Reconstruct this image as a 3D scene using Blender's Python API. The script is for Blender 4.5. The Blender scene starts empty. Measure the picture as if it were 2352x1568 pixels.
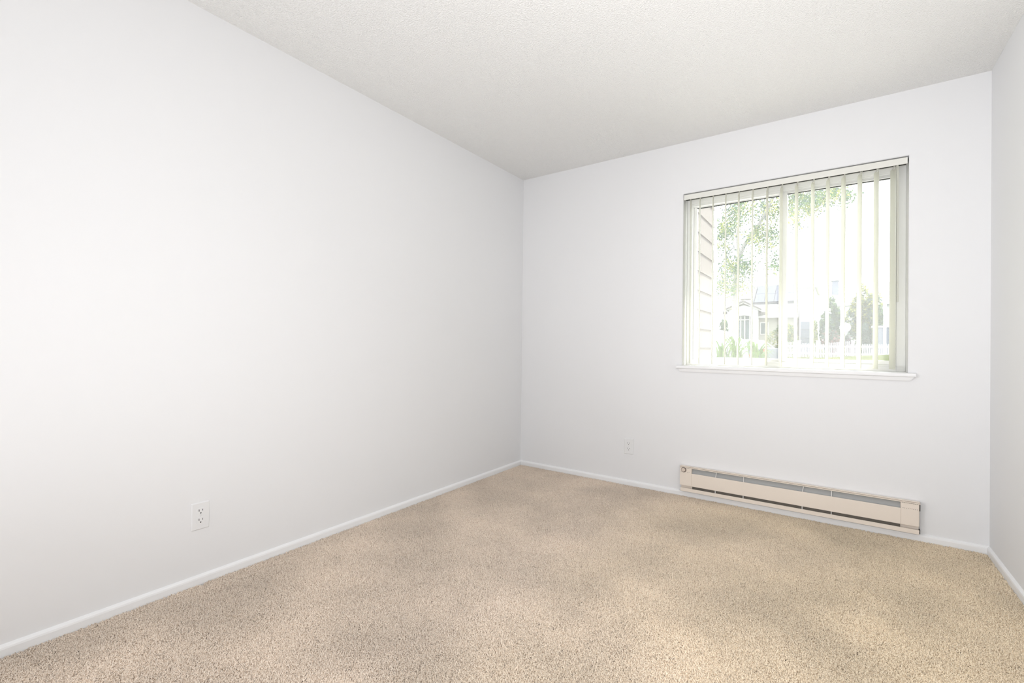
import bpy, bmesh, math, random
from mathutils import Vector, Matrix
random.seed(7)
R = random.Random(11)
S = bpy.context.scene
COL = S.collection

# ------------------------------------------------------------------ camera
CAM = Vector((2.2114, -3.2954, 1.0298))
RIGHT = Vector((0.81814651, 0.57491378, 0.01050845))
UP = Vector((-0.00542337, -0.01055914, 0.99992954))
FWD = Vector((-0.57498423, 0.81814586, 0.00552095))
FPX = 1060.2
cd = bpy.data.cameras.new('camera'); cd.sensor_width = 36; cd.sensor_fit = 'HORIZONTAL'
cd.lens = 36 * FPX / 2352; cd.clip_start = .05; cd.clip_end = 300
cam = bpy.data.objects.new('camera', cd); COL.objects.link(cam)
M = Matrix.Identity(4)
for i, v in enumerate((RIGHT, UP, -FWD)):
    for j in range(3): M[j][i] = v[j]
M.translation = CAM
cam.matrix_world = M
S.camera = cam

def at(px, py, Y):
    """point of the place seen at a photo pixel, at distance y = Y"""
    d = FWD * FPX + RIGHT * (px - 1176) + UP * (784 - py)
    return CAM + d * ((Y - CAM.y) / d.y)

# ------------------------------------------------------------------ light
S.view_settings.view_transform = 'Standard'; S.view_settings.look = 'None'
S.view_settings.exposure = 0.0; S.view_settings.gamma = 1.0
S.view_settings.use_curve_mapping = False
W = bpy.data.worlds.new('sky'); S.world = W; W.use_nodes = True
wn = W.node_tree; wn.nodes.clear()
wo = wn.nodes.new('ShaderNodeOutputWorld'); wb = wn.nodes.new('ShaderNodeBackground')
wb.inputs['Color'].default_value = (0.90, 0.955, 1.0, 1); wb.inputs['Strength'].default_value = 4.2
wn.links.new(wb.outputs[0], wo.inputs['Surface'])
SUN = Vector((0.40, 0.40, 0.82)).normalized()
sl = bpy.data.lights.new('sun', 'SUN'); sl.energy = 10.0; sl.angle = math.radians(2.5); sl.color = (1, .96, .88)
so = bpy.data.objects.new('sun', sl); COL.objects.link(so)
so.rotation_euler = SUN.to_track_quat('Z', 'Y').to_euler(); so.location = (20, 10, 40)

def area(name, loc, target, size, power, color=(1, 1, 1)):
    l = bpy.data.lights.new(name, 'AREA'); l.shape = 'DISK'; l.size = size; l.energy = power; l.color = color
    o = bpy.data.objects.new(name, l); COL.objects.link(o); o.location = loc
    o.rotation_euler = (Vector(loc) - Vector(target)).to_track_quat('Z', 'Y').to_euler()
    return o
FLASH_FILL = (.988, 1.0, 1.03)
area('flash_on_camera', (2.30, -3.5, 1.28), (1.95, 0, 1.35), .11, 12.0, FLASH_FILL)
area('fill_from_left', (.15, -3.7, .6), (2.8, -2.2, 1.5), .8, 9.2, FLASH_FILL)  # added unseen fill, brightens the room from the left
area('flash_bounced_up', (2.2, -3.1, .1), (2.0, -1.6, 2.44), .5, 15.2, FLASH_FILL)
area('fill_up_left', (1.35, -3.3, .6), (1.25, -2.3, 2.44), .5, 7.5, FLASH_FILL)  # made-up fill aimed upwards to brighten the upper left
area('fill_up_far', (1.9, -2.9, .1), (1.9, -.9, 2.44), .4, 3.8, FLASH_FILL).data.spread = math.radians(90)  # extra unseen fill for the ceiling further in
area('fill_right_wall', (.2, -3.9, 1.7), (2.85, -.5, 1.2), .5, 2.6, FLASH_FILL).data.spread = math.radians(60)  # narrow fill added to lift the right wall
area('fill_down', (1.75, -3.3, 2.42), (1.75, -3.3, 0), .5, 3.6, FLASH_FILL)  # no lamp known here, added to brighten the floor
area('fill_from_right', (2.75, -2.6, .6), (0, -2.9, .9), .6, 1.8, FLASH_FILL).data.spread = math.radians(150)  # invented fill by the right wall, brightens the left wall

# ------------------------------------------------------------------ materials
def mat(name, color, rough=.6, spec=.3, metal=0., bump=None, sheen=0.):
    m = bpy.data.materials.new(name); m.use_nodes = True
    nt = m.node_tree; b = nt.nodes['Principled BSDF']
    b.inputs['Base Color'].default_value = (*color, 1); b.inputs['Roughness'].default_value = rough
    b.inputs['Specular IOR Level'].default_value = spec; b.inputs['Metallic'].default_value = metal
    if sheen: b.inputs['Sheen Weight'].default_value = sheen
    if bump:
        sc, st, dist = bump
        n = nt.nodes.new('ShaderNodeTexNoise'); n.inputs['Scale'].default_value = sc; n.inputs['Detail'].default_value = 4
        g = nt.nodes.new('ShaderNodeNewGeometry'); nt.links.new(g.outputs['Position'], n.inputs['Vector'])
        bp = nt.nodes.new('ShaderNodeBump'); bp.inputs['Strength'].default_value = st; bp.inputs['Distance'].default_value = dist
        nt.links.new(n.outputs['Fac'], bp.inputs['Height']); nt.links.new(bp.outputs[0], b.inputs['Normal'])
    return m

def leafmat(name, c1, c2, trans=.35, scale=3.):
    m = bpy.data.materials.new(name); m.use_nodes = True; nt = m.node_tree; nt.nodes.clear()
    o = nt.nodes.new('ShaderNodeOutputMaterial'); d = nt.nodes.new('ShaderNodeBsdfDiffuse'); t = nt.nodes.new('ShaderNodeBsdfTranslucent')
    mx = nt.nodes.new('ShaderNodeMixShader'); mx.inputs[0].default_value = trans
    n = nt.nodes.new('ShaderNodeTexNoise'); n.inputs['Scale'].default_value = scale; n.inputs['Detail'].default_value = 2
    g = nt.nodes.new('ShaderNodeNewGeometry'); nt.links.new(g.outputs['Position'], n.inputs['Vector'])
    r = nt.nodes.new('ShaderNodeValToRGB'); r.color_ramp.elements[0].position = .35; r.color_ramp.elements[1].position = .65
    r.color_ramp.elements[0].color = (*c1, 1); r.color_ramp.elements[1].color = (*c2, 1)
    nt.links.new(n.outputs['Fac'], r.inputs[0])
    for x in (d, t): nt.links.new(r.outputs[0], x.inputs['Color'])
    nt.links.new(d.outputs[0], mx.inputs[1]); nt.links.new(t.outputs[0], mx.inputs[2]); nt.links.new(mx.outputs[0], o.inputs['Surface'])
    return m

WALL = mat("wall_paint", (.865, .865, .87), .75, .2, bump=(220, .05, .001))
TRIM = mat('white_trim_paint', (.93, .93, .93), .4, .35)
VINYL = mat('white_vinyl', (.92, .92, .905), .38, .4)
DARKBAR = mat('dark_top_bar', (.06, .065, .06), .7)
PLASTIC = mat('white_plastic', (.86, .86, .86), .35, .4)
SLOT_SHADE = mat('dark_slot_and_shade', (.02, .02, .02), .8)
RAIL = mat('headrail_cream', (.82, .815, .76), .45, .35)
HEAT = mat('heater_beige_enamel', (.88, .788, .69), .42, .35)
HEATIN = mat('heater_grey_metal', (.42, .425, .42), .5, .4)
HEATDK = mat('heater_dark_interior', (.20, .175, .145), .7)
BRACKET = mat('heater_bracket_metal', (.80, .79, .77), .4, .4)
KNOB = mat('knob_metal', (.80, .71, .64), .3, .5, metal=.4)
KNOBRIM = mat('knob_rim', (.16, .12, .10), .5)

def ceiling_material():
    m = mat('ceiling_texture_paint', (.915, .905, .885), .85, .1); nt = m.node_tree; b = nt.nodes['Principled BSDF']
    g = nt.nodes.new('ShaderNodeNewGeometry')
    n1 = nt.nodes.new('ShaderNodeTexNoise'); n1.inputs['Scale'].default_value = 150; n1.inputs['Detail'].default_value = 3; n1.inputs['Roughness'].default_value = .55
    n2 = nt.nodes.new('ShaderNodeTexVoronoi'); n2.inputs['Scale'].default_value = 135; n2.feature = 'SMOOTH_F1'
    for n in (n1, n2): nt.links.new(g.outputs['Position'], n.inputs['Vector'])
    r = nt.nodes.new('ShaderNodeMapRange'); r.inputs['From Min'].default_value = .42; r.inputs['From Max'].default_value = .72
    nt.links.new(n1.outputs['Fac'], r.inputs['Value'])
    a = nt.nodes.new('ShaderNodeMath'); a.operation = 'MULTIPLY_ADD'; a.inputs[1].default_value = -.5
    nt.links.new(n2.outputs['Distance'], a.inputs[0]); nt.links.new(r.outputs[0], a.inputs[2])
    bp = nt.nodes.new('ShaderNodeBump'); bp.inputs['Strength'].default_value = .8; bp.inputs['Distance'].default_value = .0034
    nt.links.new(a.outputs[0], bp.inputs['Height']); nt.links.new(bp.outputs[0], b.inputs['Normal'])
    return m
CEIL = ceiling_material()

def carpet_material(name, fine):
    m = mat(name, (.5, .4, .3), 1., .05, sheen=.15); nt = m.node_tree; b = nt.nodes['Principled BSDF']
    g = nt.nodes.new('ShaderNodeNewGeometry')
    n = nt.nodes.new('ShaderNodeTexNoise'); n.inputs['Scale'].default_value = fine; n.inputs['Detail'].default_value = 1
    big = nt.nodes.new('ShaderNodeTexNoise'); big.inputs['Scale'].default_value = 2.1; big.inputs['Detail'].default_value = 3
    tint = nt.nodes.new('ShaderNodeTexNoise'); tint.inputs['Scale'].default_value = .9; tint.inputs['Detail'].default_value = 1
    for x in (n, big, tint): nt.links.new(g.outputs['Position'], x.inputs['Vector'])
    r = nt.nodes.new('ShaderNodeValToRGB'); e = r.color_ramp.elements
    e[0].position = .30; e[0].color = (.56, .44, .335, 1); e[1].position = .62; e[1].color = (.97, .86, .74, 1)
    k = e.new(.44); k.color = (.91, .78, .655, 1)
    nt.links.new(n.outputs['Fac'], r.inputs[0])
    mr = nt.nodes.new('ShaderNodeMapRange'); mr.inputs['From Min'].default_value = .32; mr.inputs['From Max'].default_value = .68
    mr.inputs['To Min'].default_value = .87; mr.inputs['To Max'].default_value = 1.09
    nt.links.new(big.outputs['Fac'], mr.inputs['Value'])
    mul = nt.nodes.new('ShaderNodeMix'); mul.data_type = 'RGBA'; mul.blend_type = 'MULTIPLY'; mul.inputs['Factor'].default_value = 1
    nt.links.new(r.outputs[0], mul.inputs['A']); nt.links.new(mr.outputs[0], mul.inputs['B'])
    # yellow cast of the light at the right of the room, put into the pile colour
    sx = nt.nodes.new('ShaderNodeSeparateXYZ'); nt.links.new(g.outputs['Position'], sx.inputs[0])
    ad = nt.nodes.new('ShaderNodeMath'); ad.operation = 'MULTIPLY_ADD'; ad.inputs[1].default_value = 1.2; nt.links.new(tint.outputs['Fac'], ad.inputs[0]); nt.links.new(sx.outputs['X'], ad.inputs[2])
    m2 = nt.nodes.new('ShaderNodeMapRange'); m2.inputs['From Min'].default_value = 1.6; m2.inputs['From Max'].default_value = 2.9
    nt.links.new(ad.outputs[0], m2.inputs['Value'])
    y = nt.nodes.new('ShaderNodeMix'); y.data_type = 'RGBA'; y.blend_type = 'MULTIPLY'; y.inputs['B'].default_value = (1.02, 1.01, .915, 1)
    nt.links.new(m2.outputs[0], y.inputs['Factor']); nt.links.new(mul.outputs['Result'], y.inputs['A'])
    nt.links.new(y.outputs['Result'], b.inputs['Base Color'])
    return m
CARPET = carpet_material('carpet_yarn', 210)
BACKING = mat('carpet_backing', (.40, .31, .235), 1., .05)

def vane_material():
    m = bpy.data.materials.new('vane_pvc'); m.use_nodes = True; nt = m.node_tree; nt.nodes.clear()
    o = nt.nodes.new('ShaderNodeOutputMaterial'); d = nt.nodes.new('ShaderNodeBsdfPrincipled'); t = nt.nodes.new('ShaderNodeBsdfTranslucent')
    d.inputs['Base Color'].default_value = (.86, .86, .80, 1); d.inputs['Roughness'].default_value = .45; d.inputs['Specular IOR Level'].default_value = .3
    t.inputs['Color'].default_value = (.90, .90, .845, 1)
    mx = nt.nodes.new('ShaderNodeMixShader'); mx.inputs[0].default_value = .55
    nt.links.new(d.outputs[0], mx.inputs[1]); nt.links.new(t.outputs[0], mx.inputs[2]); nt.links.new(mx.outputs[0], o.inputs['Surface'])
    return m
VANE = vane_material()

def pane_material():
    m = bpy.data.materials.new('veiled_window_glass'); m.use_nodes = True; nt = m.node_tree; nt.nodes.clear()
    o = nt.nodes.new('ShaderNodeOutputMaterial'); tr = nt.nodes.new('ShaderNodeBsdfTransparent'); tr.inputs[0].default_value = (.975, .985, .98, 1)
    gl = nt.nodes.new('ShaderNodeBsdfGlossy'); gl.inputs['Roughness'].default_value = .01
    tl = nt.nodes.new('ShaderNodeBsdfTranslucent'); tl.inputs[0].default_value = (.97, .98, .97, 1)
    lw = nt.nodes.new('ShaderNodeLayerWeight'); lw.inputs['Blend'].default_value = .5
    pw = nt.nodes.new('ShaderNodeMath'); pw.operation = 'POWER'; pw.inputs[1].default_value = 5; nt.links.new(lw.outputs['Facing'], pw.inputs[0])
    fr = nt.nodes.new('ShaderNodeMath'); fr.operation = 'MULTIPLY_ADD'; fr.inputs[1].default_value = .9; fr.inputs[2].default_value = .03; nt.links.new(pw.outputs[0], fr.inputs[0])
    m1 = nt.nodes.new('ShaderNodeMixShader'); m1.inputs[0].default_value = .08  # translucent share puts the washed-out glare veil into the glass
    m2 = nt.nodes.new('ShaderNodeMixShader')
    nt.links.new(tr.outputs[0], m1.inputs[1]); nt.links.new(tl.outputs[0], m1.inputs[2])
    nt.links.new(fr.outputs[0], m2.inputs[0]); nt.links.new(m1.outputs[0], m2.inputs[1]); nt.links.new(gl.outputs[0], m2.inputs[2])
    nt.links.new(m2.outputs[0], o.inputs['Surface'])
    return m
PANE = pane_material()

# outside
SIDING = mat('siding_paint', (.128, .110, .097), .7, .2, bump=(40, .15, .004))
EXTRIM = mat('exterior_white', (.80, .79, .76), .6)
STUCCO = mat('stucco_white', (.44, .42, .36), .8, .1)
STUCCO2 = mat('stucco_pale_grey', (.50, .50, .51), .8, .1)
TILE = mat('roof_tile', (.34, .33, .32), .8, .1)
TILE2 = mat('roof_shingle_pale', (.38, .38, .41), .8, .1)
FASCIA = mat('fascia_dark', (.10, .09, .085), .7, .1)
SOLAR = mat('solar_cell', (.085, .09, .115), .6, .1)
SOLARF = mat('solar_frame', (.05, .05, .06), .5)
GLASSDK = mat('far_window_glass', (.085, .12, .125), .3, .2)
DOORGREY = mat('painted_garage_door', (.17, .18, .215), .6, .1)
CONCRETE = mat('concrete', (.62, .60, .57), .9)
ASPHALT = mat('asphalt', (.20, .20, .20), .9)
GRASS = leafmat('lawn_grass', (.055, .068, .016), (.085, .09, .026), .1, 1.5)
BARK = mat('bark', (.25, .24, .225), .9, bump=(20, .4, .02))
LEAF_A = leafmat('leaf_green', (.085, .145, .065), (.15, .205, .085), .35)
LEAF_B = leafmat('leaf_yellow_green', (.25, .28, .09), (.34, .33, .12), .4)
LEAF_C = leafmat('leaf_blue_green', (.065, .105, .09), (.10, .15, .115), .3)
LEAF_RED = leafmat('leaf_dark_red', (.20, .10, .09), (.27, .15, .135), .3)
LEAF_PUR = leafmat('flower_purple', (.20, .14, .18), (.28, .21, .245), .3)
LEAF_STRAP = leafmat('strap_leaf', (.05, .10, .02), (.11, .17, .035), .35, 8)
CARWHITE = mat('car_paint_white', (.50, .51, .52), .3, .3)
CARSILVER = mat('car_paint_silver', (.11, .118, .13), .4, .2)
CARGLASS = mat('car_glass', (.03, .04, .045), .3, .2)
RUBBER = mat('rubber', (.03, .03, .03), .8)
TAIL = mat('tail_light', (.55, .04, .03), .3, .5)
PICKET = mat('fence_white', (.60, .60, .60), .6)

# ------------------------------------------------------------------ mesh helpers
class MB:
    def __init__(s): s.v = []; s.f = []; s.m = []
    def add(s, vs, fs, mi=0):
        o = len(s.v); s.v += [tuple(v) for v in vs]
        for f in fs: s.f.append(tuple(o + i for i in f)); s.m.append(mi)
        return s
    def box(s, x0, x1, y0, y1, z0, z1, mi=0):
        v = [(x0, y0, z0), (x1, y0, z0), (x1, y1, z0), (x0, y1, z0), (x0, y0, z1), (x1, y0, z1), (x1, y1, z1), (x0, y1, z1)]
        return s.add(v, [(0, 3, 2, 1), (4, 5, 6, 7), (0, 1, 5, 4), (1, 2, 6, 5), (2, 3, 7, 6), (3, 0, 4, 7)], mi)
    def prism(s, prof, fn, a, b, mi=0):
        """closed profile swept from parameter a to b; fn((u,w),t)->xyz"""
        n = len(prof)
        v = [fn(p, a) for p in prof] + [fn(p, b) for p in prof]
        f = [(i, (i + 1) % n, n + (i + 1) % n, n + i) for i in range(n)] + [tuple(range(n - 1, -1, -1)), tuple(range(n, 2 * n))]
        return s.add(v, f, mi)
    def disc(s, c, r, axis, depth, n=20, mi=0):
        """short cylinder from c along axis ('x','y','z')"""
        v = []
        for d in (0, depth):
            for i in range(n):
                a = 2 * math.pi * i / n; p, q = r * math.cos(a), r * math.sin(a)
                v.append((c[0] + d, c[1] + p, c[2] + q) if axis == 'x' else (c[0] + p, c[1] + d, c[2] + q) if axis == 'y' else (c[0] + p, c[1] + q, c[2] + d))
        f = [(i, (i + 1) % n, n + (i + 1) % n, n + i) for i in range(n)] + [tuple(range(n - 1, -1, -1)), tuple(range(n, 2 * n))]
        return s.add(v, f, mi)
    def tube(s, pts, rad, n=6, mi=0):
        pts = [Vector(p) for p in pts]; rings = []
        base = len(s.v); prev = None
        for i, p in enumerate(pts):
            t = (pts[min(i + 1, len(pts) - 1)] - pts[max(i - 1, 0)]).normalized()
            a = t.cross(Vector((0, 0, 1)) if abs(t.z) < .9 else Vector((1, 0, 0))).normalized(); b = t.cross(a)
            r = rad[i] if isinstance(rad, (list, tuple)) else rad
            for k in range(n):
                g = 2 * math.pi * k / n; s.v.append(tuple(p + (a * math.cos(g) + b * math.sin(g)) * r))
        for i in range(len(pts) - 1):
            for k in range(n):
                s.f.append((base + i * n + k, base + i * n + (k + 1) % n, base + (i + 1) * n + (k + 1) % n, base + (i + 1) * n + k)); s.m.append(mi)
        s.f.append(tuple(base + k for k in range(n))[::-1]); s.m.append(mi)
        e = base + (len(pts) - 1) * n; s.f.append(tuple(e + k for k in range(n))); s.m.append(mi)
        return s
    def build(s, name, mats, parent=None, bevel=0, smooth=False, seg=2):
        me = bpy.data.meshes.new(name); me.from_pydata(s.v, [], s.f)
        for m in (mats if isinstance(mats, (list, tuple)) else [mats]): me.materials.append(m)
        me.polygons.foreach_set('material_index', s.m)
        bm = bmesh.new(); bm.from_mesh(me)
        bmesh.ops.recalc_face_normals(bm, faces=bm.faces)
        if bevel:
            ed = [e for e in bm.edges if len(e.link_faces) == 2 and e.calc_face_angle(0) > .5]
            bmesh.ops.bevel(bm, geom=ed, offset=bevel, segments=seg, affect='EDGES', clamp_overlap=True)
        bm.to_mesh(me); bm.free()
        if smooth:
            me.polygons.foreach_set('use_smooth', [True] * len(me.polygons))
            me.set_sharp_from_angle(angle=.7)
        o = bpy.data.objects.new(name, me); COL.objects.link(o)
        if parent:
            o.parent = parent; o.matrix_parent_inverse = Matrix.Translation(-parent.location) if parent.type == 'EMPTY' else Matrix.Identity(4)
        return o

def tag(o, label=None, cat=None, group=None, kind=None):
    for k, v in (('label', label), ('category', cat), ('group', group), ('kind', kind)):
        if v: o[k] = v
    return o
def empty(name, loc, **kw):
    o = bpy.data.objects.new(name, None); COL.objects.link(o); o.location = loc; o.empty_display_size = .1
    return tag(o, **kw)
def struct(o, label=None): return tag(o, label=label, kind='structure')

# ------------------------------------------------------------------ room shell
RW, RL, RH = 2.848, -4.45, 2.44
OX0, OX1, OZ0, OZ1 = 1.337, 2.531, .872, 2.083
struct(MB().box(-.14, 0, RL - .14, .19, -.1, 2.6).build('wall_left', WALL), 'long plain white wall on the left of the room')
struct(MB().box(RW, RW + .14, RL - .14, .19, -.1, 2.6).build('wall_right', WALL), 'white wall at the right edge of the photo')
struct(MB().box(0, RW, RL - .14, RL, -.1, 2.6).build('wall_back', WALL), 'white wall behind the camera')
struct(MB().box(-.14, RW + .14, RL - .14, .19, RH, 2.6).build('ceiling', CEIL), 'white popcorn textured ceiling')
struct(MB().box(-.14, RW + .14, RL - .14, .19, -.2, -.011).build('floor', BACKING), 'carpeted bedroom floor')
def front_wall():
    bm = bmesh.new()
    o = [(0, -.1), (RW, -.1), (RW, RH + .05), (0, RH + .05)]; q = [(OX0, OZ0), (OX1, OZ0), (OX1, OZ1), (OX0, OZ1)]
    ring = {}
    for y in (0, .19):
        ring[y] = ([bm.verts.new((x, y, z)) for x, z in o], [bm.verts.new((x, y, z)) for x, z in q])
    for y in (0, .19):
        a, b = ring[y]
        for i in range(4): bm.faces.new((a[i], a[(i + 1) % 4], b[(i + 1) % 4], b[i]))
    for k in (0, 1):
        for i in range(4): bm.faces.new((ring[0][k][i], ring[0][k][(i + 1) % 4], ring[.19][k][(i + 1) % 4], ring[.19][k][i]))
    bmesh.ops.recalc_face_normals(bm, faces=bm.faces); bm.edges.ensure_lookup_table()
    e = [e for e in bm.edges if all(abs(v.co.y) < 1e-6 and v in ring[0][1] for v in e.verts)]
    bmesh.ops.bevel(bm, geom=e, offset=.003, segments=2, affect='EDGES')
    me = bpy.data.meshes.new('wall_front'); bm.to_mesh(me); bm.free(); me.materials.append(WALL)
    ob = bpy.data.objects.new('wall_front', me); COL.objects.link(ob); return ob
struct(front_wall(), 'white wall at the end of the room with the window in it')

BP = [(0, -.011), (.012, -.011), (.012, .024), (.0105, .030), (.006, .0345), (0, .0375)]
struct(MB().prism(BP, lambda p, t: (p[0], t, p[1]), RL, 0).build('baseboard_left', TRIM), 'low white baseboard along the left wall')
struct(MB().prism(BP, lambda p, t: (t, -p[0], p[1]), .0, RW).build('baseboard_front', TRIM), 'low white baseboard under the window wall')
struct(MB().prism(BP, lambda p, t: (RW - p[0], t, p[1]), RL, 0).build('baseboard_right', TRIM), 'low white baseboard along the right wall')
struct(MB().prism(BP, lambda p, t: (t, RL + p[0], p[1]), 0, RW).build('baseboard_back', TRIM), 'low white baseboard behind the camera')

# ------------------------------------------------------------------ carpet pile (tufts: nobody could count them)
def tuft_clump(k):
    rr = random.Random(100 + k); mb = MB()
    for i in range(48):
        a, d = rr.uniform(0, 6.283), .019 * math.sqrt(rr.random()); x, y = d * math.cos(a), d * math.sin(a)
        az, ln = rr.uniform(0, 6.283), rr.uniform(.010, .017); lean = rr.uniform(.1, 1.0); r = rr.uniform(.0013, .0020)
        p = Vector((x, y, -.0125)); pts = [p]; 
        for s in range(3):
            lean2 = lean * (.45 + .5 * s); az += rr.uniform(-.5, .5)
            p = p + Vector((math.cos(az) * math.sin(lean2), math.sin(az) * math.sin(lean2), math.cos(lean2))) * ln / 3; pts.append(p)
        mb.tube(pts, [r * .9, r * 1.1, r, r * .45], 4)
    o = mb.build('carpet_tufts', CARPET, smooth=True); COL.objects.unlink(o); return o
tcol = bpy.data.collections.new('carpet_tuft_kinds')
for k in range(7): tcol.objects.link(tuft_clump(k))
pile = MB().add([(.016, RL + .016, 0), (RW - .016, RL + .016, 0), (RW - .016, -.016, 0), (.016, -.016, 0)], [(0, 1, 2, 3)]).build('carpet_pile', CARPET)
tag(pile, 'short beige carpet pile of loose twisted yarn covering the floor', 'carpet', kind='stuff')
ng = bpy.data.node_groups.new('carpet_pile', 'GeometryNodeTree')
ng.interface.new_socket('Geometry', in_out='INPUT', socket_type='NodeSocketGeometry'); ng.interface.new_socket('Geometry', in_out='OUTPUT', socket_type='NodeSocketGeometry')
gi = ng.nodes.new('NodeGroupInput'); go = ng.nodes.new('NodeGroupOutput')
dp = ng.nodes.new('GeometryNodeDistributePointsOnFaces'); dp.distribute_method = 'POISSON'; dp.inputs['Distance Min'].default_value = .0095; dp.inputs['Density Max'].default_value = 9000
ip = ng.nodes.new('GeometryNodeInstanceOnPoints'); ci = ng.nodes.new('GeometryNodeCollectionInfo')
ci.inputs['Collection'].default_value = tcol; ci.inputs['Separate Children'].default_value = True; ci.inputs['Reset Children'].default_value = True
ip.inputs['Pick Instance'].default_value = True
rv = ng.nodes.new('FunctionNodeRandomValue'); rv.data_type = 'FLOAT_VECTOR'; rv.inputs[0].default_value = (0, 0, 0); rv.inputs[1].default_value = (0, 0, 6.283)
rs = ng.nodes.new('FunctionNodeRandomValue'); rs.data_type = 'FLOAT'; rs.inputs[2].default_value = .85; rs.inputs[3].default_value = 1.2; rs.inputs['Seed'].default_value = 5
L = ng.links.new
L(gi.outputs[0], dp.inputs['Mesh']); L(dp.outputs['Points'], ip.inputs['Points']); L(ci.outputs[0], ip.inputs['Instance'])
L(rv.outputs[0], ip.inputs['Rotation']); L(rs.outputs[1], ip.inputs['Scale']); L(ip.outputs[0], go.inputs[0])
md = pile.modifiers.new('pile', 'NODES'); md.node_group = ng

# ------------------------------------------------------------------ window sill
sill = MB().prism([(.13, .8735), (-.018, .8735), (-.0235, .8765), (-.026, .884), (-.0235, .892), (-.018, .8955), (.13, .8955)],
                  lambda p, t: (t, p[0], p[1]), 1.3385, 2.5295)
nose = [(0, .8735), (-.018, .8735), (-.0235, .8765), (-.026, .884), (-.0235, .892), (-.018, .8955), (0, .8955)]
sill.prism(nose, lambda p, t: (t, p[0], p[1]), 1.302, 1.3385); sill.prism(nose, lambda p, t: (t, p[0], p[1]), 2.5295, 2.562)
sill = struct(sill.build('trim_1', TRIM, smooth=True), 'white window sill with a rounded nose')
ap = MB(); az0, az1 = .8525, .8735
ap.add([(1.316, 0, az1), (2.556, 0, az1), (2.540, 0, az0), (1.324, 0, az0), (1.316, -.017, az1), (2.556, -.017, az1), (2.540, -.011, az0), (1.324, -.011, az0)],
       [(4, 5, 6, 7), (0, 4, 7, 3), (1, 2, 6, 5), (0, 1, 5, 4), (3, 7, 6, 2), (0, 3, 2, 1)])
ap.build('apron', TRIM, sill, bevel=.0015)

# ------------------------------------------------------------------ window
win = struct(empty('window_1', (1.934, .15, .896)), 'white vinyl sliding window set back in the wall')
FX0, FX1, FZ0, FZ1 = OX0 + .0005, OX1 - .0005, .896, OZ1 - .0005
def ring(mb, x0, x1, z0, z1, l, r, b, t, y0, y1):
    mb.box(x0, x0 + l, y0, y1, z0, z1); mb.box(x1 - r, x1, y0, y1, z0, z1)
    mb.box(x0 + l, x1 - r, y0, y1, z0, z0 + b); mb.box(x0 + l, x1 - r, y0, y1, z1 - t, z1)
fr = MB()
ring(fr, FX0, FX1, FZ0, FZ1, .034, .040, .030, .046, .112, .188)
fr.box(FX0 + .034, FX1 - .04, .118, .188, FZ1 - .056, FZ1 - .046); fr.box(FX0 + .034, FX1 - .04, .124, .188, FZ1 - .064, FZ1 - .056)
fr.box(FX0 + .034, FX1 - .04, .1115, .12, FZ0 + .030, FZ0 + .038)
fr.build('window_frame', VINYL, win, bevel=.0015)
def sash(x0, x1, z0, z1, l, r, b, t, y0, y1):
    m = MB(); ring(m, x0, x1, z0, z1, l, r, b, t, y0, y1); ob = m.build('sash', VINYL, win, bevel=.002)
    gx0, gx1, gz0, gz1 = x0 + l, x1 - r, z0 + b, z1 - t; ym = (y0 + y1) / 2
    MB().box(gx0 - .003, gx1 + .003, ym - .002, ym + .002, gz0 - .003, gz1 + .003).build('pane', PANE, ob)
    g = MB().box(gx0, gx1, ym - .006, ym + .006, gz1 - .004, gz1 + .0005)  # dark bar along the top edge of the pane
    g.build('pane_top_bar', DARKBAR, ob)
    return ob
sash(FX0 + .0345, 1.950, FZ0 + .0305, FZ1 - .0645, .020, .045, .026, .004, .150, .180)
sash(1.905, FX1 - .0405, FZ0 + .0385, FZ1 - .0645, .045, .026, .022, .008, .120, .146)

# ------------------------------------------------------------------ vertical blind
bl = empty('vertical_blind', (1.934, .03, 2.077), label='cream vertical blind with open slats hanging in the window', cat='blind')
HX0, HX1 = 1.340, 2.5245
h = MB(); h.prism([(.003, 2.0405), (.003, 2.0745), (.006, 2.0765), (.0085, 2.0765), (.0085, 2.0405)], lambda p, t: (t, p[0], p[1]), HX0, HX1)
h.build('valance', RAIL, bl)
h = MB(); h.box(HX0, HX1, .066, .069, 2.0495, 2.0765); h.box(HX0, HX1, .0085, .069, 2.0735, 2.0765)
h.build('headrail', RAIL, bl)
MB().box(HX0 + .001, HX1 - .001, .0087, .0658, 2.052, 2.054).build('channel_shade', SLOT_SHADE, bl)  # dark plate put in for the shade inside the headrail channel
vx = [1.376, 1.437, 1.521, 1.601, 1.681, 1.7625, 1.847, 1.927, 2.008, 2.0925, 2.1685, 2.2445, 2.3215, 2.397, 2.4715]
def vane_mesh():
    mb = MB(); n = 9; w = .089; sag = .0065; th = .0006; z0, z1 = .910, 2.044
    pr = []
    for side in (1, -1):
        for i in range(n) if side == 1 else range(n - 1, -1, -1):
            u = (i / (n - 1) - .5); pr.append((u * w, sag * (1 - 4 * u * u) - sag * .6 + side * th))
    # local: x = thickness, y = depth ; top corners are clipped
    zt = lambda u: z1 - max(0, abs(u) - .036) * .6
    k = len(pr)
    v = [(p[1], p[0], z0) for p in pr] + [(p[1], p[0], zt(p[0])) for p in pr]
    mb.add(v, [(i, (i + 1) % k, k + (i + 1) % k, k + i) for i in range(k)] + [tuple(range(k - 1, -1, -1)), tuple(range(k, 2 * k))])
    return mb
v0 = vane_mesh().build('vane', VANE, bl, smooth=True)
clipm = MB().box(-.0025, .0025, -.008, .008, 2.034, 2.047); clipm.box(-.002, .002, -.004, .004, 2.047, 2.0525)
c0 = clipm.build('vane_clip', RAIL, bl)
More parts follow.
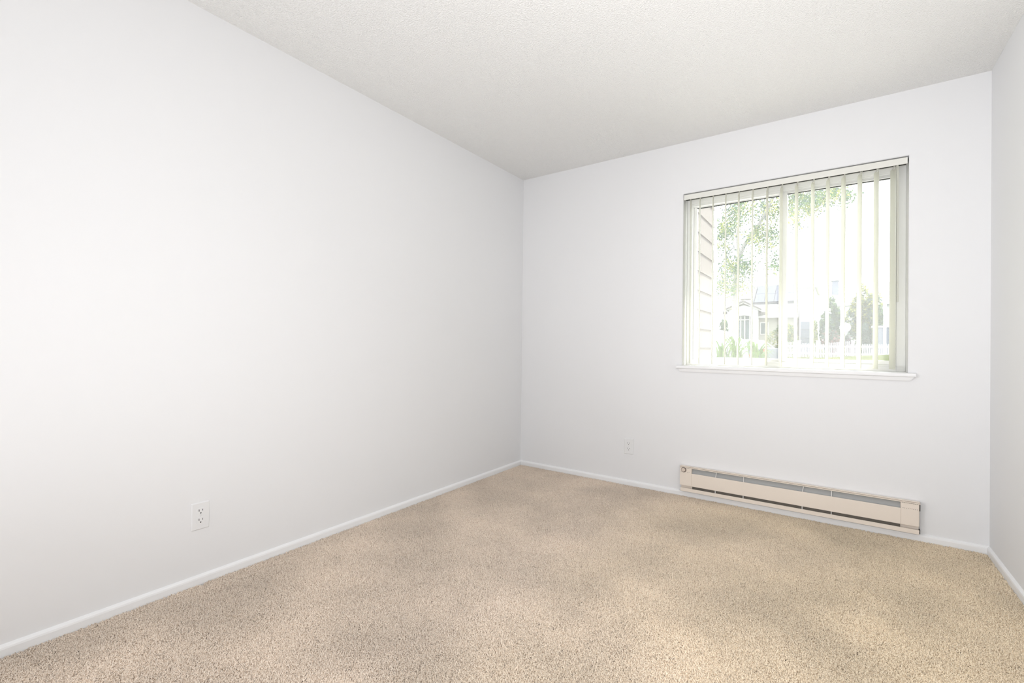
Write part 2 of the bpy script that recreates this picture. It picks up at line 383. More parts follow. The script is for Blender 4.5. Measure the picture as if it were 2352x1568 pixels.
for i, x in enumerate(vx):
    for src in (v0, c0):
        o = src if i == 0 else src.copy()
        if i: COL.objects.link(o)
        a = 13.2 + R.uniform(-1.6, 1.6)
        o.matrix_basis = Matrix.Translation((x, .049, 0)) @ Matrix.Rotation(math.radians(a), 4, 'Z')
wd = MB(); wd.tube([(2.4835, .012, 2.046), (2.4845, .010, 2.025)], .0035, 8); wd.tube([(2.4845, .010, 2.03), (2.486, .006, 1.31)], .0038, 8)
wd.tube([(2.486, .006, 1.315), (2.486, .006, 1.285)], [.0048, .004], 8)
wd.build('tilt_wand', VANE, bl, smooth=True)

# ------------------------------------------------------------------ outlets
def outlet(loc, rz, label):
    root = empty('electrical_outlet', loc, label=label, cat='outlet', group='wall outlets')
    # local: plate in xz, room towards -y
    def P(mb, name, m, par=root, **k):
        o = mb.build(name, m, None, **k); o.parent = par; return o
    hw, hh = .0355, .0585
    pl = MB(); pl.add([(-hw, 0, -hh), (hw, 0, -hh), (hw, 0, hh), (-hw, 0, hh), (-hw + .004, -.0055, -hh + .004), (hw - .004, -.0055, -hh + .004), (hw - .004, -.0055, hh - .004), (-hw + .004, -.0055, hh - .004)],
                      [(4, 5, 6, 7), (0, 1, 5, 4), (1, 2, 6, 5), (2, 3, 7, 6), (3, 0, 4, 7), (0, 3, 2, 1)])
    P(pl, 'cover_plate', PLASTIC, bevel=.001)
    for s in (1, -1):
        cz = s * .0195; mb = MB(); pr = []
        for i in range(24):
            a = 2 * math.pi * i / 24; pr.append((.0172 * math.cos(a), cz + max(-.0135, min(.0135, .0172 * math.sin(a)))))
        mb.prism(pr, lambda p, t: (p[0], t, p[1]), -.0050, -.0072)
        rc = P(mb, 'receptacle', PLASTIC)
        mb = MB(); mb.box(-.0078, -.0056, -.0074, -.0070, cz + .0005, cz + .0095); mb.box(.0056, .0076, -.0074, -.0070, cz + .0015, cz + .0085)
        P(mb, 'contact_slots', SLOT_SHADE, rc)
        mb = MB(); mb.disc((0, -.0074, cz - .0068), .0026, 'y', .0004, 14); P(mb, 'ground_hole', SLOT_SHADE, rc)
    mb = MB(); mb.disc((0, -.0068, 0), .003, 'y', .0015, 14); sc = P(mb, 'screw', PLASTIC)
    P(MB().box(-.0026, .0026, -.0070, -.0067, -.0004, .0004), 'screw_slot', HEATIN, sc)
    root.rotation_euler = (0, 0, rz); return root
outlet((0, -2.4435, .2865), math.radians(90), 'white duplex wall outlet low on the long left wall')
outlet((.961, 0, .2845), 0, 'white duplex wall outlet left of the beige baseboard heater')

# ------------------------------------------------------------------ baseboard heater
ht = empty('baseboard_heater', (1.96, -.02, .04), label='long beige electric baseboard heater on the wall under the window', cat='heater')
HA, HB, YF = 1.341, 2.579, -.045
C0, C1 = 1.4175, 2.5        # inner ends of the two boxes
MB().box(HA + .002, HB + .002, -.0135, -.0125, .043, .207).build('back_panel', HEATIN, ht)
MB().prism([(-.0005, .2075), (-.030, .2120), (-.0395, .2125), (-.0405, .2118), (-.0405, .2098), (-.034, .2098), (-.034, .2068), (YF - .001, .2072), (YF - .002, .2062), (YF - .001, .2022), (-.040, .2022), (-.038, .2050), (-.0005, .2045)],
           lambda p, t: (t, p[0], p[1]), HA, HB + .001).build('top_rail', HEAT, ht)
def hbox(x0, x1, name):
    m = MB(); m.box(x0, x1, YF, -.0135, .0825, .2035); ob = m.build(name, HEAT, ht, bevel=.002); return ob
tb = hbox(HA, C0, 'control_box'); jb = hbox(C1, HB - .003, 'junction_box')
cv = MB().prism([(YF + .001, .0825), (YF - .0005, .0835), (YF - .0005, .1655), (YF + .002, .1685), (YF + .006, .1685), (YF + .006, .0825)], lambda p, t: (t, p[0], p[1]), C0, C1)
cv.build('front_cover', HEAT, ht)
MB().prism([(YF + .001, .0655), (YF, .0645), (YF, .0430), (YF + .004, .0415), (-.0135, .0415), (-.0135, .0445), (YF + .006, .0445), (YF + .004, .0655)], lambda p, t: (t, p[0], p[1]), HA + .004, HB - .003).build('bottom_rail', HEAT, ht)
for x0, x1 in ((HA + .004, C0), (C1, HB - .003)):
    MB().prism([(YF + .024, .0480), (YF + .022, .0823), (-.0135, .0823), (-.0135, .0500)], lambda p, t: (t, p[0], p[1]), x0, x1).build('lower_return', HEAT, ht)
MB().prism([(YF + .009, .150), (-.020, .2045), (-.0175, .2045), (YF + .0115, .148)], lambda p, t: (t, p[0], p[1]), C0, C1).build('deflector', HEATIN, ht)
MB().prism([(-.026, .046), (-.022, .092), (-.0150, .094), (-.0150, .046)], lambda p, t: (t, p[0], p[1]), C0, C1).build('lower_liner', HEATDK, ht)
el = MB(); el.tube([(C0 + .002, -.024, .118), (C1 - .002, -.024, .118)], .004, 10)
for i in range(90): x = C0 + .03 + i * (C1 - C0 - .06) / 89; el.box(x, x + .0006, -.032, -.0165, .098, .138)
tag(el.build('finned_element', HEATIN, ht), kind='stuff')
for x in (1.5655, 1.731, 2.0485, 2.191):
    b = MB(); tl = .006 if x in (1.5655, 2.0485) else 0
    b.add([(x, YF + .0055, .168), (x + .004, YF + .0055, .168), (x + .004 + tl, YF + .003, .2055), (x + tl, YF + .003, .2055), (x, YF + .0075, .168), (x + .004, YF + .0075, .168), (x + .004 + tl, YF + .006, .2055), (x + tl, YF + .006, .2055)],
          [(0, 1, 2, 3), (7, 6, 5, 4), (0, 4, 5, 1), (1, 5, 6, 2), (2, 6, 7, 3), (3, 7, 4, 0)])
    b.build('cover_bracket', BRACKET, ht)
    MB().box(x - .001, x + .003, YF + .001, YF + .004, .0585, .085).build('lower_bracket', BRACKET, ht)
for x0, z0, z1 in ((HB - .0025, .166, .2055), (HB - .0025, .0445, .066)):
    MB().box(x0, x0 + .0035, YF + .004, -.0135, z0, z1).build('end_slot', SLOT_SHADE, ht)
def holes(xs, z, par):
    m = MB()
    for x in xs: m.disc((x, YF - .0004, z), .0013, 'y', .0006, 10)
    o = tag(m.build('vent_holes', SLOT_SHADE, par), kind='stuff'); return o
holes([2.5095 + i * .0073 for i in range(9)], .1725, jb); holes([1.3510, 1.3900, 1.3957, 1.4025], .1735, tb)
for x0, x1, par in ((HA + .002, C0 - .006, tb), (C1 + .004, HB - .006, jb)):
    m = MB(); n = 9
    for i in range(n): a = x0 + (x1 - x0) * i / n; m.box(a, a + (x1 - x0) / n * .8, YF - .0004, YF + .001, .2004, .2015)
    m.build('edge_slits', SLOT_SHADE, par)
kx, kz = 1.3668, .1885
def part_of(ob, par): ob.parent = par; return ob
kb = MB().disc((kx, YF - .004, kz), .0163, 'y', .004, 28).build('control_knob', KNOBRIM, tb)
MB().disc((kx - .001, YF - .0085, kz), .0125, 'y', .0045, 28).build('knob_face', KNOB, tb, bevel=.001)

# ================================================================== outside
# our building: wing with lap siding, eave over the window
wing = struct(MB().box(.80, 1.030, .192, 2.500, -.15, 4.6).build('building_wing', STUCCO), 'wing of the building with beige lap siding seen at the left of the window')
SX = 1.052
zc = [at(1642, 798 - 38.9 * k, 2.46).z for k in range(-7, 22)]
for k in range(len(zc) - 1):
    z0, z1 = zc[k], zc[k + 1] + .02
    MB().prism([(1.0302, z0), (SX, z0), (SX - .001, z0 + .01), (1.037, z1), (1.0302, z1)], lambda p, t: (p[0], t, p[1]), .194, 2.400).build('siding_board', SIDING, wing)
MB().box(1.0302, SX + .006, 2.401, 2.500, -.15, 4.6).build('corner_board', EXTRIM, wing, bevel=.003)
struct(MB().box(1.07, 3.6, 1 * .191, .65, 2.51, 2.67).build('roof_eave', EXTRIM), 'white eave above the window outside')

# ground
gm = MB()
prof = [(.191, -.15), (8, -.12), (20, -.02), (26.4, 0.0), (27.6, .22), (28.8, .42), (36, .50), (90, .8)]
for i in range(len(prof) - 1):
    (a, za), (b, zb) = prof[i], prof[i + 1]
    gm.add([(-60, a, za), (60, a, za), (60, b, zb), (-60, b, zb)], [(0, 1, 2, 3)], 1 if i > 3 else (2 if i in (1, 2) else 0))  # pale strip nearest the window is added to bounce light indoors
struct(gm.build('ground', [CONCRETE, GRASS, ASPHALT]), 'street, verge and lawn outside the window')
p0, p1 = at(1862, 820, 28.2), at(2075, 808, 28.2)
mound = MB(); n = 14
for i in range(n + 1):
    t = i / n; x = p0.x + (p1.x + 3 - p0.x) * t; top = .40 + .42 * min(1, t * 1.3)
    mound.v += [(x, 26.8, .05), (x, 27.6, top - .06), (x, 28.4, top), (x, 28.95, top), (x, 28.97, .3)]
for i in range(n):
    for k in range(4): mound.f.append((i * 5 + k, (i + 1) * 5 + k, (i + 1) * 5 + k + 1, i * 5 + k + 1)); mound.m.append(0)
struct(mound.build('lawn_bank', GRASS, smooth=True), 'yellow green lawn bank in front of the picket fence')

# picket fence
FY = 29.0
fa, fb = at(1808, 785, FY), at(2052, 790, FY)
fx0, fx1 = fa.x, fb.x
fence = empty('picket_fence', (fx0, FY, .45), label='white picket fence across the street in front of the bushes', cat='fence')
def ftop(x):
    px = 1808 + (x - fx0) / (fx1 - fx0) * 244
    if 1836 < px < 1880: return at(px, 788, FY).z
    if 1905 < px <= 1958: return at(px, 787 - 4 * ((px - 1905) / 53), FY).z
    return at(px, 785 if px < 1836 else 789.5, FY).z
pk = None; np_ = 66; sp = (fx1 - fx0) / np_
for i in range(np_):
    x = fx0 + sp * i; z1 = ftop(x); w = sp * .56
    MB().prism([(0, .44), (w, .44), (w, z1 - .04), (w / 2, z1), (0, z1 - .04)], lambda p, t: (x + p[0], t, p[1]), FY, FY + .02).build('picket', PICKET, fence)
for z in (.62, 1.04):
    MB().box(fx0, fx1, FY + .0205, FY + .06, z, z + .085).build('fence_rail', PICKET, fence)
for px in (1836, 1878, 1959):
    q = at(px, 783, FY - .06); b = MB().box(q.x - .07, q.x + .07, FY - .14, FY - .005, .40, q.z); b.box(q.x - .09, q.x + .09, FY - .16, FY - .002, q.z, q.z + .04)
    b.build('fence_post', PICKET, fence)

# house with a gabled entry and solar panels
HY = 36.0
house = empty('house', (at(1745, 800, HY).x, HY, .5), label='pale house with gabled arched entry and solar panels on its roof', cat='house')
xl, xr = at(1668, 729, HY).x, at(1834, 729, HY).x
ez = at(1800, 727, HY).z; RY = HY + 4.2; rz = at(1800, 655, RY).z
w_ = MB().box(xl + .3, xr - .2, HY + .5, HY + 8.0, .4, ez + .05); w_.build('house_wall', STUCCO, house)
nc = 22
for k in range(nc):
    t0, t1 = k / nc, (k + 1) / nc
    ya, yb = HY + (RY - HY) * t0, HY + (RY - HY) * t1 + .06; za, zb = ez + (rz - ez) * t0, ez + (rz - ez) * t1
    MB().prism([(ya, za), (ya, za + .06), (yb, zb + .03), (yb, zb)], lambda p, t: (t, p[0], p[1]), xl, xr).build('tile_course', TILE, house)
MB().prism([(RY, rz + .1), (RY + 4.2, ez), (RY + 4.2, ez - .1), (RY, rz)], lambda p, t: (t, p[0], p[1]), xl, xr).build('rear_roof', TILE, house)
MB().tube([(xl, RY, rz + .07), (xr, RY, rz + .07)], .11, 8).build('ridge_cap', TILE, house)
MB().box(xl, xr, HY - .12, HY - .0, ez - .06, ez + .07).build('gutter', EXTRIM, house)
# solar panels lie along the slope
sl_ = Vector((0, RY - HY, rz - ez)); L_ = sl_.length; sd = sl_.normalized(); sn = Vector((0, -sd.z, sd.y))
sx0 = at(1733, 698, HY + 1.7).x; sx1 = xr - .35; npan = 4; pw = (sx1 - sx0) / npan
for r in range(2):
    for c in range(npan):
        o0 = Vector((sx0 + pw * c, HY, ez)) + sd * (L_ * (.40 + .27 * r)) + sn * .16
        m = MB(); a, b, th = Vector((pw - .03, 0, 0)), sd * (L_ * .27 - .03), sn * .04
        vs = [o0, o0 + a, o0 + a + b, o0 + b]; m.add([v for v in vs] + [v + th for v in vs], [(0, 3, 2, 1), (4, 5, 6, 7), (0, 1, 5, 4), (1, 2, 6, 5), (2, 3, 7, 6), (3, 0, 4, 7)])
        m.build('solar_panel', SOLAR, house)
o0 = Vector((sx0 - .03, HY, ez)) + sd * (L_ * .40 - .12) + sn * .10
MB().box(sx0 - .05, sx1 + .05, o0.y, o0.y + .06, o0.z - .06, o0.z + .10).build('panel_rail', SOLARF, house)
m = MB(); a = Vector((.07, 0, 0)); b = sd * (L_ * .54); th = sn * .14
vs = [Vector((sx0 - .10, o0.y, o0.z)), Vector((sx0 - .03, o0.y, o0.z)), Vector((sx0 - .03, o0.y, o0.z)) + b, Vector((sx0 - .10, o0.y, o0.z)) + b]
m.add(vs + [v + th for v in vs], [(0, 3, 2, 1), (4, 5, 6, 7), (0, 1, 5, 4), (1, 2, 6, 5), (2, 3, 7, 6), (3, 0, 4, 7)]); m.build('panel_edge', SOLARF, house)
q = at(1711, 688, HY + 1.5); MB().box(q.x - .3, q.x + .45, q.y - .1, q.y + .1, q.z - .05, q.z + .06).build('roof_ledge', FASCIA, house)
# gabled entry
GY = HY - 1.6
gl, gr_, gp = at(1667, 714, GY), at(1749, 715, GY), at(1707, 696, GY)
wl, wr = at(1674, 720, GY + .3).x, at(1741, 720, GY + .3).x; ge = gl.z - .02
aL, aR = at(1687, 760, GY + .3).x, at(1729, 760, GY + .3).x; aT = at(1708, 724, GY + .3).z; mid = (aL + aR) / 2; ar = (aR - aL) / 2
arch = [(aL, .4)] + [(mid - ar * math.cos(math.pi * i / 12), aT - ar * .45 + ar * .45 * math.sin(math.pi * i / 12)) for i in range(13)] + [(aR, .4)]
face = MB()   # wall with an arched opening, as strips above the arch
tops = lambda x: ge + (gp.z - ge - .12) * (1 - abs(x - gp.x) / (wr - gp.x + .5))
for (x0, z0), (x1, z1) in zip(arch[1:-2], arch[2:-1]):
    y0, y1 = GY + .3, GY + .6
    vs = [(x0, y0, z0), (x1, y0, z1), (x1, y0, tops(x1)), (x0, y0, tops(x0)), (x0, y1, z0), (x1, y1, z1), (x1, y1, tops(x1)), (x0, y1, tops(x0))]
    face.add(vs, [(0, 1, 2, 3), (7, 6, 5, 4), (0, 4, 5, 1), (1, 5, 6, 2), (2, 6, 7, 3), (3, 7, 4, 0)])
for x0, x1 in ((wl, aL), (aR, wr)):
    y0, y1 = GY + .3, GY + .6
    vs = [(x0, y0, .4), (x1, y0, .4), (x1, y0, tops(x1)), (x0, y0, tops(x0)), (x0, y1, .4), (x1, y1, .4), (x1, y1, tops(x1)), (x0, y1, tops(x0))]
    face.add(vs, [(0, 1, 2, 3), (7, 6, 5, 4), (0, 4, 5, 1), (1, 5, 6, 2), (2, 6, 7, 3), (3, 7, 4, 0)])
face.build('entry_wall', STUCCO2, house)
MB().box(aL - .05, aR + .05, GY + .95, GY + 1.0, .4, aT).build('entry_glass', GLASSDK, house)
am = MB()
for x in (mid - .03, mid - ar * .5, mid + ar * .5): am.box(x, x + .06, GY + .80, GY + .9, .4, aT - .02)
am.box(aL, aR, GY + .80, GY + .9, aT - ar * .55, aT - ar * .55 + .07); am.build('entry_mullions', EXTRIM, house)
for s, e in ((-1, gl), (1, gr_)):
    d = Vector((gp.x - e.x, 0, gp.z - e.z)); nn = Vector((-d.z, 0, d.x)).normalized() * (.10 if d.x > 0 else -.10)
    vs = [Vector((e.x, GY, e.z)), Vector((gp.x, GY, gp.z)), Vector((gp.x, GY, gp.z)) + Vector((0, 0, .12)), Vector((e.x, GY, e.z)) + Vector((0, 0, .11))]
    m = MB(); m.add(vs + [v + Vector((0, 3.2, 0)) for v in vs], [(0, 1, 2, 3), (7, 6, 5, 4), (0, 4, 5, 1), (1, 5, 6, 2), (2, 6, 7, 3), (3, 7, 4, 0)])
    m.build('entry_roof', TILE, house)
    vs = [v + Vector((0, -.06, .09)) for v in vs]
    m = MB(); m.add(vs + [v + Vector((0, .055, 0)) for v in vs], [(0, 1, 2, 3), (7, 6, 5, 4), (0, 4, 5, 1), (1, 5, 6, 2), (2, 6, 7, 3), (3, 7, 4, 0)])
    m.build('barge_board', FASCIA, house)
    MB().box(e.x - .02 if s > 0 else e.x - .22, e.x + .22 if s > 0 else e.x + .02, GY + .02, GY + .5, e.z - .22, e.z - .02).build('eave_return', FASCIA, house)
a, b = at(1746, 740, HY + .45), at(1765, 768, HY + .45)
f = MB().box(a.x, b.x, HY + .44, HY + .49, b.z, a.z).build('house_window', EXTRIM, house); MB().box(a.x + .06, b.x - .06, HY + .42, HY + .435, b.z + .06, a.z - .06).build('window_pane', GLASSDK, f)

# white garage beside the house, its door, roof
GX0, GX1 = xr + .12, at(1872, 700, 35).x
gar = empty('garage', (GX0, 35, .5), label='tall white garage front with a grey door right of the solar panelled house', cat='building')
gt = at(1850, 661, 35).z
MB().box(GX0, GX1, 35, 41, .4, gt).build('garage_wall', STUCCO2, gar)
MB().box(GX0 - .02, GX1 + .15, 34.8, 41.2, gt, gt + .12).build('garage_roof', EXTRIM, gar)
a, b = at(1839, 738, 34.95), at(1859, 788, 34.95); dz = (a.z - .5) / 4
for k in range(4): MB().box(a.x, b.x, 34.93, 34.99, .5 + dz * k, .5 + dz * (k + 1) - .02).build('door_panel', DOORGREY, gar)

# far white house on the right, chimney
hy = 46.0
fh = empty('house', (at(1980, 790, hy).x, hy, .6), label='white house with a low lavender grey roof behind the tall bushes', cat='house')
x0, x1 = at(1905, 690, hy).x, at(2120, 690, hy).x; e_ = at(1990, 700, hy).z; rr_ = at(1990, 653, hy + 4).z
MB().box(x0 + .3, x1 - .3, hy + .3, hy + 8, .5, e_).build('house_wall', STUCCO2, fh)
for k in range(7):
    t0, t1 = k / 7, (k + 1) / 7
    MB().prism([(hy + 4 * t0, e_ + (rr_ - e_) * t0), (hy + 4 * t0, e_ + (rr_ - e_) * t0 + .12), (hy + 4 * t1 + .1, e_ + (rr_ - e_) * t1 + .06), (hy + 4 * t1 + .1, e_ + (rr_ - e_) * t1)], lambda p, t: (t, p[0], p[1]), x0, x1).build('shingle_course', TILE2, fh)
MB().prism([(hy + 4, rr_ + .08), (hy + 8, e_), (hy + 8, e_ - .1), (hy + 4, rr_)], lambda p, t: (t, p[0], p[1]), x0, x1).build('rear_roof', TILE2, fh)
a, b = at(1911, 645, hy + 2), at(1926, 675, hy + 2); ch = MB().box(a.x, b.x, hy + 2, hy + 2.8, b.z - .5, a.z); ch.build('chimney', DOORGREY, fh, bevel=.03)
MB().box(a.x - .08, b.x + .08, hy + 1.92, hy + 2.88, a.z, a.z + .12).build('chimney_cap', STUCCO2, fh)

# grey shed with a white post at the far right
a, b = at(2008, 752, 30.4), at(2062, 792, 30.4)
sh = empty('shed', (a.x, 30.4, .5), label='low blue grey shed behind the right end of the picket fence', cat='shed')
MB().box(a.x, b.x, 30.4, 31.4, .42, a.z).build('shed_wall', DOORGREY, sh); MB().box(a.x - .1, b.x + .1, 30.35, 31.45, a.z, a.z + .1).build('shed_roof', TILE2, sh)
q = at(2033, 660, 30.05)
pp = empty('utility_post', (q.x, 30.05, .45), label='slim white post standing before the blue grey shed', cat='post')
MB().tube([(q.x, 30.05, .45), (q.x, 30.05, q.z)], .07, 10).build('post_shaft', EXTRIM, pp); MB().tube([(q.x, 30.05, .45), (q.x, 30.05, .60)], [.13, .10], 10).build('post_base', CONCRETE, pp)

# leaves
def leaf(mb, p, size, mi, rr, up=0.2):
    n = Vector((rr.gauss(0, 1), rr.gauss(0, 1), rr.gauss(up, 1))).normalized(); a = n.orthogonal().normalized(); a = (Matrix.Rotation(rr.uniform(0, 6.28), 3, n) @ a); b = n.cross(a)
    s = size * rr.uniform(.7, 1.25); f = n * s * .18
    mb.add([p - a * s * .5, p - b * s * .42 + f, p + a * s * .55, p + b * s * .42 + f], [(0, 1, 2), (0, 2, 3)], mi)

# street tree
tr = empty('street_tree', tuple(at(1688, 812, 13)[:2]) + (-.11,), label='leafy tree with a slanting branch standing behind the blind slats', cat='tree')
TY = 13.0
P3 = lambda px, py, dy=0.: at(px, py, TY + dy)
bz = P3(1688, 812); base = Vector((bz.x, bz.y, -.13))
tk = MB(); tk.tube([base, P3(1689, 720), P3(1691, 650), P3(1697, 590)], [.14, .11, .085, .07], 10)
tk.tube([P3(1696, 596), P3(1708, 565, -.2), P3(1736, 527, -.4), P3(1757, 492, -.6), P3(1775, 455, -.8), P3(1790, 410, -1)], [.07, .062, .055, .045, .04, .03], 8)
tk.tube([P3(1697, 592), P3(1694, 540, .3), P3(1700, 480, .6), P3(1705, 410, .8), P3(1700, 340, 1)], [.05, .042, .035, .03, .02], 8)
tk.tube([P3(1790, 412, -1), P3(1830, 432, -1.2), P3(1862, 446, -1.3), P3(1890, 452, -1.4), P3(1935, 455, -1.5)], [.03, .025, .02, .016, .01], 6)
tk.tube([P3(1790, 412, -1), P3(1815, 370, -1.4), P3(1850, 330, -1.7)], [.04, .03, .015], 6)
tk.tube([P3(1692, 640), P3(1672, 600, .3), P3(1662, 560, .5)], [.05, .035, .02], 6)
tk.tube([P3(1736, 527, -.4), P3(1752, 515, -.3), P3(1770, 520, -.2)], [.03, .022, .012], 6)
tk.build('trunk', BARK, tr, smooth=True)
lf = MB(); rr = random.Random(5)
spots = []
for (cx, cy, sx, sy, n) in ((1668, 520, 14, 60, 26), (1680, 600, 20, 40, 18), (1712, 470, 30, 28, 22), (1738, 545, 16, 22, 14), (1765, 470, 18, 26, 14), (1775, 555, 14, 26, 9), (1665, 660, 12, 22, 12),
                          (1712, 620, 16, 26, 11), (1778, 600, 8, 18, 5), (1690, 430, 25, 16, 12), (1838, 455, 18, 22, 18), (1825, 500, 8, 18, 6), (1862, 478, 12, 14, 8), (1885, 448, 14, 14, 11), (1915, 448, 14, 10, 8), (1940, 455, 8, 9, 5),
                          (1760, 400, 60, 20, 16), (1850, 395, 60, 18, 16), (1700, 350, 60, 30, 14), (1820, 320, 70, 40, 14)):
    for _ in range(n): spots.append((rr.gauss(cx, sx * .7), rr.gauss(cy, sy * .7), rr.gauss(0, 1.1)))
for px, py, dy in spots:
    c = P3(px, py, dy); yel = rr.random() < .42
    for _ in range(60):
        p = c + Vector((rr.gauss(0, .13), rr.gauss(0, .16), rr.gauss(0, .12))); leaf(lf, p, .062, 1 if (yel and rr.random() < .8) else (0 if rr.random() < .7 else 2), rr)
tag(lf.build('foliage', [LEAF_A, LEAF_B, LEAF_C], tr), kind='stuff')

# shrubs behind the fence
def shrub(name, label, cat, px0, px1, py0, Y, mats, leafs, n=2600, depth=1.0, ground=.45):
    a, b = at(px0, py0, Y), at(px1, py0, Y); cx = (a.x + b.x) / 2; rx = (b.x - a.x) / 2; h = a.z - ground
    root = empty(name, (cx, Y, ground), label=label, cat=cat, group='shrubs behind the picket fence')
    rr = random.Random(int(px0)); m = MB(); lobes = []
    for _ in range(9): lobes.append((cx + rr.uniform(-.6, .6) * rx, Y + rr.uniform(-.5, .5) * depth, ground + h * rr.uniform(.28, .74), rx * rr.uniform(.34, .5), h * rr.uniform(.2, .28)))
    lobes.append((cx, Y, ground + h * .75, rx * .4, h * .25))
    for _ in range(n):
        l = rr.choice(lobes); d = Vector((rr.gauss(0, 1), rr.gauss(0, 1), rr.gauss(0, 1))).normalized() * rr.uniform(.75, 1.05)
        p = Vector((l[0] + d.x * l[3], l[1] + d.y * min(l[3], depth), l[2] + d.z * l[4])); 
        mi = 0 if len(mats) == 1 else (1 if rr.random() < .25 + .5 * (p.z - ground) / h * (d.z > 0) else 0)
        leaf(m, p, leafs, mi, rr, .8)
    tag(m.build('foliage', mats, root), kind='stuff')
    st = MB()
    for k in range(4): st.tube([(cx + rr.uniform(-.1, .1), Y, ground - .05), (cx + rr.uniform(-.3, .3) * rx, Y, ground + h * .3), (cx + rr.uniform(-.5, .5) * rx, Y, ground + h * .7)], [.06, .04, .02], 6)
    st.build('stem', BARK, root)
shrub('shrub', 'big dark blue green shrub in the middle of the right pane', 'shrub', 1880, 1942, 682, 32.6, [LEAF_C, LEAF_A], .16, 3600, .9)
shrub('shrub', 'tall yellow green topped shrub right of the big dark shrub', 'shrub', 1938, 2026, 654, 36.5, [LEAF_C, LEAF_B], .17, 5200, 1.5)
shrub('shrub', 'low dark red leaved bush just behind the fence', 'shrub', 1884, 1930, 758, 30.6, [LEAF_RED, LEAF_C], .11, 1500, .5)
shrub('shrub', 'low purple flowering bush behind the taller fence post', 'shrub', 1932, 1966, 765, 30.6, [LEAF_PUR, LEAF_C], .10, 1100, .5)
shrub('shrub', 'bright yellow green bush left of the dark red bush', 'shrub', 1864, 1880, 735, 31.6, [LEAF_B, LEAF_A], .11, 900, .5)
shrub('shrub', 'loose yellow bush before the house right of the arched entry', 'shrub', 1764, 1836, 738, 33.5, [LEAF_B, LEAF_A], .13, 2400, .7)
shrub('shrub', 'dark round bush left of the arched entry of the house', 'shrub', 1650, 1674, 732, 31.5, [LEAF_C, LEAF_A], .13, 1400, .6)
shrub('shrub', 'dense grey green hedge left of the blue grey shed', 'shrub', 1968, 2004, 742, 31, [LEAF_C], .12, 2200, .5)
shrub('shrub', 'green bush above the blue grey shed beside the white post', 'shrub', 2006, 2036, 700, 33.4, [LEAF_A, LEAF_C], .14, 1600, .8)

# strap leaved plants outside the window
for k, (px, Y, hz, lab) in enumerate(((1659, 4.0, 1.13, 'left clump of tall green strap leaves beside the lap siding'), (1692, 5.0, 1.19, 'middle clump of tall green strap leaves before the white minivan'), (1737, 4.2, 1.10, 'right clump of green strap leaves with an arching leaf before the sedan'))):
    q = at(px, 822, Y); base = Vector((q.x, Y, -.13)); rr = random.Random(50 + k); m = MB()
    root = empty('strap_leaf_plant', base, label=lab, cat='plant', group='strap leaved plants under the window')
    for _ in range(60):
        az = rr.uniform(0, 6.283); out = rr.uniform(.03, .15); top = hz * rr.uniform(.72, 1.02) + .13; dx = Vector((math.cos(az), math.sin(az), 0)); sd_ = Vector((-dx.y, dx.x, 0)); w = rr.uniform(.010, .017)
        pts = [base + dx * .02 + Vector((0, 0, 0)), base + dx * out * .35 + Vector((0, 0, top * .6)), base + dx * out * .8 + Vector((0, 0, top * .93)), base + dx * (out * 1.25 + .03) + Vector((0, 0, top)), base + dx * (out * 1.6 + .08) + Vector((0, 0, top * .93))]
        ws = [w * .7, w, w * .9, w * .6, .001]; v = []
        for p, ww in zip(pts, ws): v += [p - sd_ * ww, p + sd_ * ww]
        m.add(v, [(2 * i, 2 * i + 1, 2 * i + 3, 2 * i + 2) for i in range(4)])
    tag(m.build('leaves', LEAF_STRAP, root), kind='stuff')

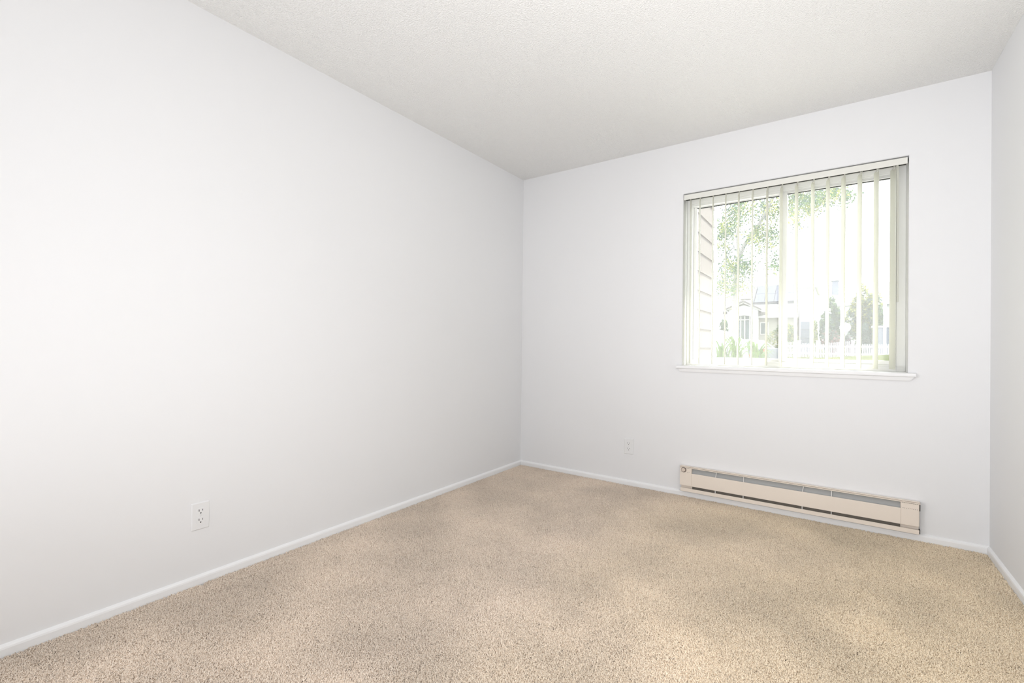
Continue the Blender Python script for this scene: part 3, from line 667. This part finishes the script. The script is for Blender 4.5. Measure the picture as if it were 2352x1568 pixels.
# cars
def car(name, label, loc, rz, paint, prof, glass, W_=1.74, wheels=(.85, 3.55), group=None):
    """prof: side outline (x along the car, z); glass: list of (x0,x1,z0,z1 lower, upper insets) for the cabin"""
    root = empty(name, (0, 0, 0), label=label, cat='car')
    def P(mb, nm, m, par=root, **k): o = mb.build(nm, m, None, **k); o.parent = par; return o
    body = MB(); n = len(prof); rows = []
    for y, ins in ((-W_ / 2, .10), (-W_ / 2 + .06, .02), (0, -.02), (W_ / 2 - .06, .02), (W_ / 2, .10)):
        rows.append([(x + (ins if x < 2 else -ins), y * (1 - .20 * max(0, z - .95) / .5), z - (ins * .3 if z > .5 else 0)) for x, z in prof])
    for r_ in rows: body.v += r_
    for i in range(4):
        for k in range(n): body.f.append((i * n + k, i * n + (k + 1) % n, (i + 1) * n + (k + 1) % n, (i + 1) * n + k)); body.m.append(0)
    body.f += [tuple(range(n)), tuple(range(4 * n, 5 * n))]; body.m += [0, 0]
    P(body, 'body', paint, bevel=.03, smooth=True)
    (ax, az), (bx, bz), (cx, cz), (dx, dz) = glass       # rear base, rear top, front top, front base
    for s in (-1, 1):
        yb, yt = s * (W_ / 2 + .004), s * (W_ / 2 * (1 - .20 * (bz - .95) / .5) + .010)
        m = MB(); vs = [(ax + .25, yb, az + .02), (dx - .28, yb, dz + .02), (cx - .12, yt, cz - .07), (bx + .10, yt, bz - .07)]
        m.add(vs + [(v[0], v[1] - s * .03, v[2]) for v in vs], [(0, 1, 2, 3), (7, 6, 5, 4), (0, 4, 5, 1), (1, 5, 6, 2), (2, 6, 7, 3), (3, 7, 4, 0)]); P(m, 'side_window', CARGLASS)
        for wx in wheels:
            w = MB(); w.disc((wx, s * (W_ / 2 - .19) if s > 0 else -W_ / 2 - .01, .32), .32, 'y', .2, 24); wo_ = P(w, 'wheel', RUBBER)
            P(MB().disc((wx, s * (W_ / 2 + .012) - (.004 if s > 0 else 0), .32), .2, 'y', .004, 20), 'hub_cap', CARSILVER, wo_)
        P(MB().box(-.03, .10, s * W_ / 2 - (.30 if s > 0 else -.02), s * W_ / 2 + (-.02 if s > 0 else .30), .78, .93), 'tail_light', TAIL, bevel=.01)
        P(MB().box(prof[-1][0] - .2, prof[-1][0] - .02, s * W_ / 2 - (.28 if s > 0 else -.03), s * W_ / 2 + (-.03 if s > 0 else .28), .62, .75), 'headlight', CARGLASS, bevel=.01)
    for (p, q) in (((ax, az), (bx, bz)), ((dx, dz), (cx, cz))):
        d = Vector((q[0] - p[0], 0, q[1] - p[1])); nn = Vector((-d.z, 0, d.x)).normalized() * .012 * (1 if d.x > 0 else -1)
        lo, hi = Vector((p[0], 0, p[1])) + d * .1 + nn * 2, Vector((p[0], 0, p[1])) + d * .9 + nn * 2
        m = MB(); vs = [lo + Vector((0, -.64, 0)), lo + Vector((0, .64, 0)), hi + Vector((0, .56, 0)), hi + Vector((0, -.56, 0))]
        m.add(vs + [v - nn * 2.5 for v in vs], [(0, 1, 2, 3), (7, 6, 5, 4), (0, 4, 5, 1), (1, 5, 6, 2), (2, 6, 7, 3), (3, 7, 4, 0)]); P(m, 'windscreen', CARGLASS)
    P(MB().box(-.06, .05, -W_ / 2 + .08, W_ / 2 - .08, .36, .52), 'bumper', paint, bevel=.02)
    root.location = loc; root.rotation_euler = (0, 0, rz); return root
sedan = [(0, .30), (-.02, .60), (.03, .93), (.75, .98), (1.25, 1.38), (1.75, 1.44), (2.45, 1.40), (3.15, .96), (4.25, .80), (4.45, .55), (4.42, .28)]
c = at(1745, 800, 25.2)
car('sedan', 'silver sedan parked across the street seen from its rear corner', (c.x + .75, c.y - .35, 0.0), math.radians(142), CARSILVER, sedan, ((.75, .98), (1.25, 1.38), (2.45, 1.40), (3.15, .96)))
suv = [(0, .36), (-.03, .82), (.06, 1.30), (.42, 1.52), (1.0, 1.68), (2.2, 1.70), (3.0, 1.58), (3.7, 1.12), (4.5, .98), (4.72, .64), (4.68, .34)]
c = at(1699, 776, 9.5)
car('suv', 'white car with a sloping rear behind the strap leaved plants', (c.x, c.y + .9, -.11), math.radians(180), CARWHITE, suv, ((.9, 1.15), (1.35, 1.62), (2.9, 1.58), (3.6, 1.15)), 1.8, (.9, 3.75))
